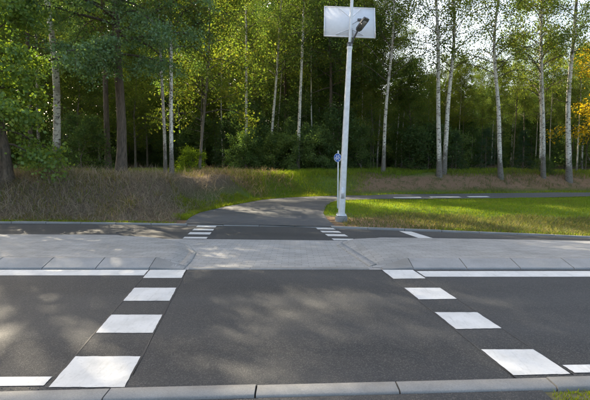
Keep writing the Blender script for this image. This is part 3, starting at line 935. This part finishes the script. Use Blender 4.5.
for px, Y, k, s, cm, lab in SH:
    plant('shrub', SHRUB[k], ax(px, Y), Y, lab, 'shrub', 'shrubs at the wood edge', rs.uniform(0, 6), s, crown=M[cm] if cm else None, parts=('stem', 'foliage'))
SP = [(455, 28.5, .55, 'small dark spruce right of the birch pair'), (485, 29.5, .62, 'small dark spruce left of the crooked birch'),
      (522, 30, .6, 'small dark spruce right of the crooked birch'), (345, 33, .8, 'dark spruce deep in the wood behind the lamp pole'),
      (420, 34, .8, 'dark spruce deep in the wood left of the birch pair'), (225, 30, .75, 'dark spruce in the wood behind the leaning grey tree')]
for px, Y, s, lab in SP:
    plant('spruce_tree', SPRUCE, ax(px, Y), Y, lab, 'tree', 'young spruces in the wood', rs.uniform(0, 6), s)

# the wood behind
rs = np.random.RandomState(19)
placed = [(o.location.x, o.location.y) for o in bpy.data.objects if o.type == 'EMPTY' and o.get('category') == 'tree']
def scatter(n, xr_, yr_, mind, fn, tries=6000):
    c = 0
    for _ in range(tries):
        if c >= n: break
        x, y = rs.uniform(*xr_), rs.uniform(*yr_)
        if any((x - a) ** 2 + (y - b__) ** 2 < mind ** 2 for a, b__ in placed): continue
        if fn(x, y):
            placed.append((x, y)); c += 1
LAND = [(0, 'left edge tree'), (57, 'thick white left birch'), (121, 'big layered tree'), (169, 'white birch pair'), (200, 'leaning grey tree'),
        (246, 'lone thin birch'), (270, 'right leaning thin birch'), (298, 'middle birch'), (340, 'lamp pole'), (383, 'birch right of the lamp'),
        (440, 'birch pair on the bank'), (500, 'crooked birch'), (543, 'straight right birch'), (569, 'thick birch at right edge'), (600, 'yellow tree')]
ORD = ['nearest', 'second', 'third', 'fourth', 'fifth', 'sixth', 'seventh', 'eighth', 'ninth', 'tenth', 'eleventh', 'twelfth']
pending = {}
def where_label(t, desc):
    px = 295 + 435 * t.location.x / t.location.y
    k = min(range(len(LAND)), key=lambda i: abs(LAND[i][0] - px))
    side = 'left' if px < LAND[k][0] else 'right'
    pending.setdefault((desc, side, LAND[k][1]), []).append(t)
def settle_labels():
    for (desc, side, lm), ts in pending.items():
        ts.sort(key=lambda t: t.location.y)
        for i, t in enumerate(ts):
            q = '' if len(ts) == 1 else ', %s one back' % ORD[min(i, 11)]
            t['label'] = '%s %s of %s%s' % (desc, side, lm, q)
# open lanes between the crowns where the low sun reaches the ground
LANES = [(4.5, 19), (8.5, 18), (-3, 24.5), (3.5, 17), (-7, 7.6), (-4.2, 7.7), (0, 4.2), (1.5, 3.7), (5, 18), (7, 17), (-1, 25), (-1.2, 6.1), (2, 25)]
def in_lane(x, y, H):
    dx, dy = math.sin(R(SUN_AZ)), math.cos(R(SUN_AZ))
    for lx, ly in LANES:
        t_ = (x - lx) * dx + (y - ly) * dy
        if t_ < 2: continue
        h = t_ * math.tan(R(SUN_EL))
        if h > H * .98 or h < H * .25: continue
        if abs((x - lx) * dy - (y - ly) * dx) < 2.3 * (1.05 - h / H) + .9: return True
    return False
def bg_tree(x, y):
    u = x / y
    if in_lane(x, y, 20): return False
    if u > .82 or u < -.85: return False
    k = rs.randint(0, 10)
    right = u > .18
    if right:
        var = LOW[k % 2] if k < 4 else BIRCH[k % 4]
        s = rs.uniform(.6, .8) if k < 4 else rs.uniform(.48, .64)
    else:
        var = BIRCH[k % 4] if k < 6 else TALL[k % 3]
        s = rs.uniform(.9, 1.1)
    if (k >= 4 if right else k < 6):
        desc, nm, g = ('slender birch in the wood' if not right else 'short thin birch in the wood'), 'birch_tree', 'birches deeper in the wood'
    else:
        desc, nm, g = ('low leafy tree in the wood' if right else 'tall dark tree in the wood'), 'leafy_tree', 'leafy trees deeper in the wood'
    t = plant(nm, var, x, y, desc, 'tree', g, rs.uniform(0, 6.28), s, rs.uniform(.6, .9), (rs.normal(0, 1.2), rs.normal(0, 1.2)))
    where_label(t, desc)
    return True
scatter(80, (-42, 40), (29, 58), 2.1, bg_tree)
for px, Y in ((100, 34), (118, 38), (136, 33), (148, 37), (80, 32), (66, 36), (110, 46), (188, 44), (203, 50), (216, 42), (228, 48), (240, 53), (255, 45), (275, 50), (150, 46), (130, 42), (320, 47)):
    t = plant('leafy_tree', LOW[int(px) % 2], ax(px, Y), Y, '', 'tree', 'leafy trees deeper in the wood', px, .8)
    where_label(t, 'low bushy tree deep in the wood')
slim = np.random.RandomState(77)
for k in range(54):
    px = 178 + k * 7.7 + slim.uniform(-3, 3); Y = slim.uniform(30, 43); sc_ = slim.uniform(.7, .9) * (.64 if px > 400 else 1)
    x = ax(px, Y)
    if k % 3 and in_lane(x, Y, 17 * sc_): continue
    if any((x - a) ** 2 + (Y - b__) ** 2 < .5 for a, b__ in placed): continue
    placed.append((x, Y))
    t = plant('birch_tree', BIRCH[(1, 3, 0)[k % 3]], x, Y, '', 'tree', 'slim stems between the birches', slim.uniform(0, 6.28), sc_, slim.uniform(.4, .62), (slim.normal(0, 2), 0), bark=M['bark_thin'] if k % 2 else None)
    where_label(t, 'slim bare stemmed birch')
def left_tree(x, y):      # the wood goes on past the left edge of the picture and shades the road
    if x / y > -.72: return False
    if in_lane(x, y, 16): return False
    k = rs.randint(0, 2)
    t = plant('leafy_tree', SPARSE[k], x, y, '', 'tree', 'wood past the left edge', rs.uniform(0, 6.28), rs.uniform(.75, .95), 1.0)
    pending.setdefault(('tall dark tree', 'out', 'view past the left edge'), []).append(t)
    return True
scatter(12, (-40, -12), (16, 40), 3.8, left_tree)
def bg_shrub(x, y):
    if abs(x / y) > .8: return False
    if rs.uniform() < .25:
        t = plant('spruce_tree', SPRUCE, x, y, 'young dark spruce in the wood', 'tree', 'young spruces deep in the wood', rs.uniform(0, 6), rs.uniform(.6, 1.0))
        where_label(t, 'young dark spruce in the wood')
    else:
        t = plant('shrub', SHRUB[rs.randint(0, 3)], x, y, 'dark shrub in the wood', 'shrub', 'shrubs deep in the wood', rs.uniform(0, 6), rs.uniform(.9, 1.5), parts=('stem', 'foliage'))
        where_label(t, 'dark shrub in the wood')
    return True
scatter(95, (-40, 40), (28, 55), 1.3, bg_shrub)
settle_labels()

# far wood: one mass of leaves that closes the view between the stems
def far_wood():
    rs = np.random.RandomState(5)
    n = 5200
    cx = rs.uniform(-75, 75, n); cy = rs.uniform(60, 80, n)
    top = np.where(cx / cy > .16, 10.5, 27 - 9 * smooth(cx / cy, -.05, .16)) + rs.normal(0, 1.5, n)
    cz = rs.uniform(.0, 1, n) ** 1.0 * top
    P = np.repeat(np.stack([cx, cy, cz], -1), 60, 0)
    P = P + rs.normal(0, 1, P.shape) * (1.3, 1.0, .7)
    q = np.stack([rs.uniform(-75, 75, 900), rs.uniform(58, 70, 900), rs.uniform(0, 5, 900)], -1)
    P = np.concatenate([P, np.repeat(q, 60, 0) + rs.normal(0, 1, (54000, 3)) * (1.3, 1.0, .7)])
    lf = MB().add(*leaves(rs, P, .5, .75, .5))
    obj('far_wood', lf, M['leaf_dark'], kind='stuff', label='mass of far trees closing the wood', category='wood')
far_wood()

# ------------------------------------------------------------------ grasses
def blades(rs, XY, h, w, bend=.5, z0=None):
    n = len(XY)
    z = G(XY[:, 0], XY[:, 1]) - .01 if z0 is None else np.full(n, z0)
    B = np.concatenate([XY, z[:, None]], -1)
    a = rs.uniform(0, 2 * np.pi, n)
    S = np.stack([np.cos(a), np.sin(a), np.zeros(n)], -1)
    a2 = rs.uniform(0, 2 * np.pi, n)
    O = np.stack([np.cos(a2), np.sin(a2), np.zeros(n)], -1)
    hh = (np.asarray(h) * rs.uniform(.5, 1.3, n))[:, None]
    ww = w * rs.uniform(.6, 1.3, n)[:, None]
    Mid = B + O * hh * bend * .3 + np.array((0, 0, 1)) * hh * .6
    Tip = B + O * hh * bend + np.array((0, 0, 1)) * hh * .95
    V = np.stack([B - S * ww / 2, B + S * ww / 2, Mid + S * ww * .4, Mid - S * ww * .4, Tip], 1).reshape(-1, 3)
    q = np.arange(n)[:, None] * 5
    return V, q + np.array([[0, 1, 2, 3]]), q + np.array([[3, 2, 4]])
def grass_obj(name, XY, h, w, mat, label, seed, bend=.5, z0=None):
    rs = np.random.RandomState(seed)
    V, Q, T_ = blades(rs, XY, h, w, bend, z0)
    mb = MB(); mb.v.append(V); mb.f.append(Q); mb.f.append(T_); mb.n = len(V)
    return obj(name, mb, mat, kind='stuff', label=label, category='grass')

rs = np.random.RandomState(23)
def sample(n, x0, x1, y0, y1, keep):
    X = rs.uniform(x0, x1, n); Y = rs.uniform(y0, y1, n)
    k = keep(X, Y)
    return np.stack([X[k], Y[k]], -1)
PBY = np.array(PBr)
def pathR_x(Y): return np.interp(Y, PBY[:6, 1], PBY[:6, 0])
def pathlowY(X): return np.interp(X, PBY[4:, 0], PBY[4:, 1])
def on_verge(X, Y):
    return (X > pathR_x(Y) - .03 + .05 * np.sin(Y * 7 + np.sin(Y * 23))) & (Y > edgeY(X) + .01) & (Y < pathlowY(X) + .02 + .05 * np.sin(X * 6 + np.sin(X * 17)))
pk = lambda X, Y: fnoise(X * 1.7, Y * 1.7)
# mown green turf of the right hand verge
XY = sample(120000, 1, 22, 11.4, 22, lambda X, Y: on_verge(X, Y) & ((Y - edgeY(X) + pk(X, Y) * .6 + rs.normal(0, .3, len(X))) > 2.9))
grass_obj('turf_grass', XY, .075, .016, M['grass'], 'short green grass between the far kerb and the side path', 1)
# weeds and dry stalks next to the far kerb
XY = sample(60000, 1.4, 22, 11.4, 16, lambda X, Y: on_verge(X, Y) & ((Y - edgeY(X) + pk(X, Y) * .6) < 3.1) & (rs.uniform(0, 1, len(X)) < .25 + .75 * smooth(X, 2.5, 5) ))
grass_obj('weedy_grass', XY, .13, .018, M['weed'], 'brown and green weeds growing along the far kerb at right', 2, .7)
XY = sample(16000, 4.0, 22, 11.4, 12.6, lambda X, Y: on_verge(X, Y) & ((Y - edgeY(X)) < .35))
grass_obj('kerb_grass', XY, .10, .016, M['grass'], 'thin fringe of green grass along the far kerb at right', 3)
# green strip on the left of the far path and the flank behind the bend
def leftstrip(X, Y):
    dd = pathL(Y) - X
    return (dd > .02) & (dd < .9 + .5 * pk(X, Y)) & (Y > 13.0) & (Y < 19.9)
XY = sample(60000, -6, 0, 12.3, 20, leftstrip)
grass_obj('path_side_grass', XY, .15, .018, M['grass'], 'green grass along the left side of the far path', 4)
XY = sample(60000, -3, 22, 20, 28, lambda X, Y: (Y > pathfar(X) + .05) & (Y < pathfar(X) + .55 + .3 * pk(X, Y)))
grass_obj('bank_foot_grass', XY, .12, .018, M['grass'], 'green fringe along the foot of the soil bank', 5)
XY = sample(70000, -16, 22, 20.5, 31, lambda X, Y: (Y > np.where(X > -1.5, pathfar(X) + 2.2, 21) + pk(X, Y) * .5) & (rs.uniform(0, 1, len(X)) < 1 - .8 * smooth(Y, 26, 31)))
grass_obj('wood_edge_grass', XY, .2, .02, M['grass'], 'grass along the edge of the wood above the bank', 6, .7)
XY = sample(50000, 1.8, 22, 19.5, 28, lambda X, Y: (Y > pathfar(X) + .3) & (Y < pathfar(X) + 3.2) & (rs.uniform(0, 1, len(X)) < .05 + .5 * smooth(pk(X * .6, Y), .0, .6)))
grass_obj('bank_weeds', XY, .22, .018, M['weed'], 'brown weeds on the soil bank behind the path', 7, .8)
# left bank: tangled dry stalks
def mound(X, Y):
    return (pathL(np.minimum(Y, 19.9)) - X > .25) & (Y > edgeY(X) + .12) & (Y < 21)
XY = sample(52000, -22, -2.5, 12, 21, lambda X, Y: mound(X, Y) & (rs.uniform(0, 1, len(X)) < 1 - .75 * smooth(Y, 15.5, 19)))
def tangle(name, XY, L, w, mat, label, seed):
    rs = np.random.RandomState(seed); n = len(XY)
    z = G(XY[:, 0], XY[:, 1]) - .02
    P = np.concatenate([XY, z[:, None]], -1)
    a = rs.uniform(0, 2 * np.pi, n); e = np.radians(rs.uniform(25, 85, n))
    ll = (L * rs.uniform(.45, 1.3, n))[:, None]
    D = np.stack([np.cos(a) * np.cos(e), np.sin(a) * np.cos(e), np.sin(e)], -1)
    pts = [P]
    for k in range(4):
        pts.append(pts[-1] + D * ll / 4)
        D = D + rs.normal(0, .16, (n, 3)); D[:, 2] -= .42
        D /= np.linalg.norm(D, axis=1)[:, None]
    zz = np.stack(pts, 1)
    gl = G(zz[..., 0], zz[..., 1]) + .015
    zz[..., 2] = np.maximum(zz[..., 2], gl)
    zz[:, 0] = P
    b_ = rs.uniform(0, 2 * np.pi, n)
    S = np.stack([np.cos(b_), np.sin(b_), rs.normal(0, .3, n)], -1)[:, None] * (w * rs.uniform(.6, 1.5, n))[:, None, None] * np.array([1, .95, .8, .6, .25])[None, :, None] * .5
    V = np.stack([zz - S, zz + S], 2).reshape(-1, 3)
    q = np.arange(n)[:, None] * 10
    F = np.concatenate([q + np.array([[2 * k, 2 * k + 1, 2 * k + 3, 2 * k + 2]]) for k in range(4)])
    return obj(name, MB().add(V, F), mat, kind='stuff', label=label, category='dry grass')
tangle('dry_grass', XY, .48, .010, M['straw'], 'tangle of dry brown stalks covering the left bank', 8)
XY = sample(30000, -22, -2.5, 12, 21, lambda X, Y: mound(X, Y) & (pk(X, Y) > -.05))
grass_obj('bank_grass', XY, .2, .018, M['weed'], 'sparse brown green grass among the dry stalks of the left bank', 9, .8)
XY = sample(26000, -22, -3.4, 12, 13.2, lambda X, Y: (Y > edgeY(X) + .02) & (Y < edgeY(X) + .32 + .1 * pk(X, Y)))
grass_obj('kerb_fringe_grass', XY, .09, .016, M['grass'], 'green fringe of grass between the far kerb and the left bank', 10)
XY = sample(6500, -5.0, 0.2, 19.0, 24, lambda X, Y: (Y > pathfar(X) + .5) & (rs.uniform(0, 1, len(X)) < smooth(-X + pk(X, Y), .4, 2.4)))
tangle('dry_slope_grass', XY, .45, .014, M['straw'], 'pale dry grass on the slope behind the bend of the path', 11)
XY = sample(60000, -4, 5, 20, 26.5, lambda X, Y: (Y > pathfar(X) + .1) & (rs.uniform(0, 1, len(X)) < smooth(X + pk(X, Y) * .8, -2.8, -.6) * (1 - smooth(X + pk(X, Y), 1.8, 3.8))) & (rs.uniform(0, 1, len(X)) < .35 + .65 * smooth(pk(X, Y), -.3, .3)))
grass_obj('slope_grass', XY, .13, .018, M['grass'], 'green grass on the slope behind the bend of the path', 14, .7)
# near right corner
XY = sample(14000, 1.72, 3.6, 1.8, 3.1, lambda X, Y: (Y < nearkerb(X) - .17) & (X > 1.74 + .05 * np.sin(Y * 9)))
grass_obj('corner_grass', XY, .028, .006, M['grass'], 'patch of short grass at the near kerb in the right corner', 12, .6, -.014)

# ------------------------------------------------------------------ litter on the paving
def fallen_leaves():
    rs = np.random.RandomState(31)
    P = []
    for _ in range(45):
        k = rs.randint(2, 4)
        if k == 0:
            x = rs.uniform(-2.4, 2.6); y = nearkerb(x) + abs(rs.normal(0, .07)) + .01; z = .008
        elif k == 1:
            x = rs.uniform(-2.4, 1.5); y = nearkerb(x) - .17 - abs(rs.normal(0, .05)); z = .01
        elif k == 2:
            x = rs.uniform(-9, 9); y = edgeY(x) - .14 - abs(rs.normal(0, .2)); z = Gf(x, y) + .01
        elif k == 3:
            y = rs.uniform(12.6, 19); x = rs.uniform(pathL(y) + .05, pathR_x(y) - .05); z = Gf(x, y) + .05
        else:
            x = rs.uniform(-4, 4); y = rs.uniform(3.3, 5.9); z = .008
            if rs.uniform() < .75: continue
        P.append((x, y, z))
    P = np.array(P); n = len(P)
    a = rs.uniform(0, 6.28, n); sz = rs.uniform(.02, .045, n)[:, None]
    D = np.stack([np.cos(a), np.sin(a), rs.uniform(0, .15, n)], -1); S = np.stack([-np.sin(a), np.cos(a), rs.uniform(-.1, .2, n)], -1)
    V = np.stack([P, P + D * sz * .5 + S * sz * .33 + (0, 0, .004), P + D * sz, P + D * sz * .5 - S * sz * .33 + (0, 0, .006)], 1)
    lm = leafmat('leaf_fallen', [(0.2, 0.12, 0.04), (0.3, 0.21, 0.05), (0.14, 0.085, 0.04)], 0.2)
    obj('fallen_leaves', MB().add(V.reshape(-1, 3), np.arange(n)[:, None] * 4 + np.arange(4)[None]), lm, kind='stuff', label='scattered small fallen birch leaves on the paving', category='leaves')
fallen_leaves()

def grit():
    rs = np.random.RandomState(37)
    n = 700
    x = rs.uniform(-2.6, 2.8, n); y = nearkerb(x) + np.abs(rs.normal(0, .035, n)) + .002
    m_ = n // 3
    x[:m_] = rs.uniform(-5, 5, m_); y[:m_] = 6.195 - np.abs(rs.normal(0, .02, m_))
    r = rs.uniform(.002, .0065, n)
    z = np.full(n, .001)
    c = np.stack([x, y, z], -1)
    base = np.array([(1, 0, 0), (-.5, .87, 0), (-.5, -.87, 0), (0, 0, 1.1)])
    a = rs.uniform(0, 6.28, n)
    Rm = np.stack([np.stack([np.cos(a), -np.sin(a), 0 * a], -1), np.stack([np.sin(a), np.cos(a), 0 * a], -1), np.stack([0 * a, 0 * a, 1 + 0 * a], -1)], 1)
    V = c[:, None] + np.einsum('nij,kj->nki', Rm, base) * r[:, None, None]
    q = np.arange(n)[:, None] * 4
    F = np.concatenate([q + np.array([[0, 1, 3]]), q + np.array([[1, 2, 3]]), q + np.array([[2, 0, 3]])])
    obj('gutter_grit', MB().add(V.reshape(-1, 3), F), M['asphalt_path'], kind='stuff', label='fine grit lying in the gutters along the kerbs', category='grit')
grit()
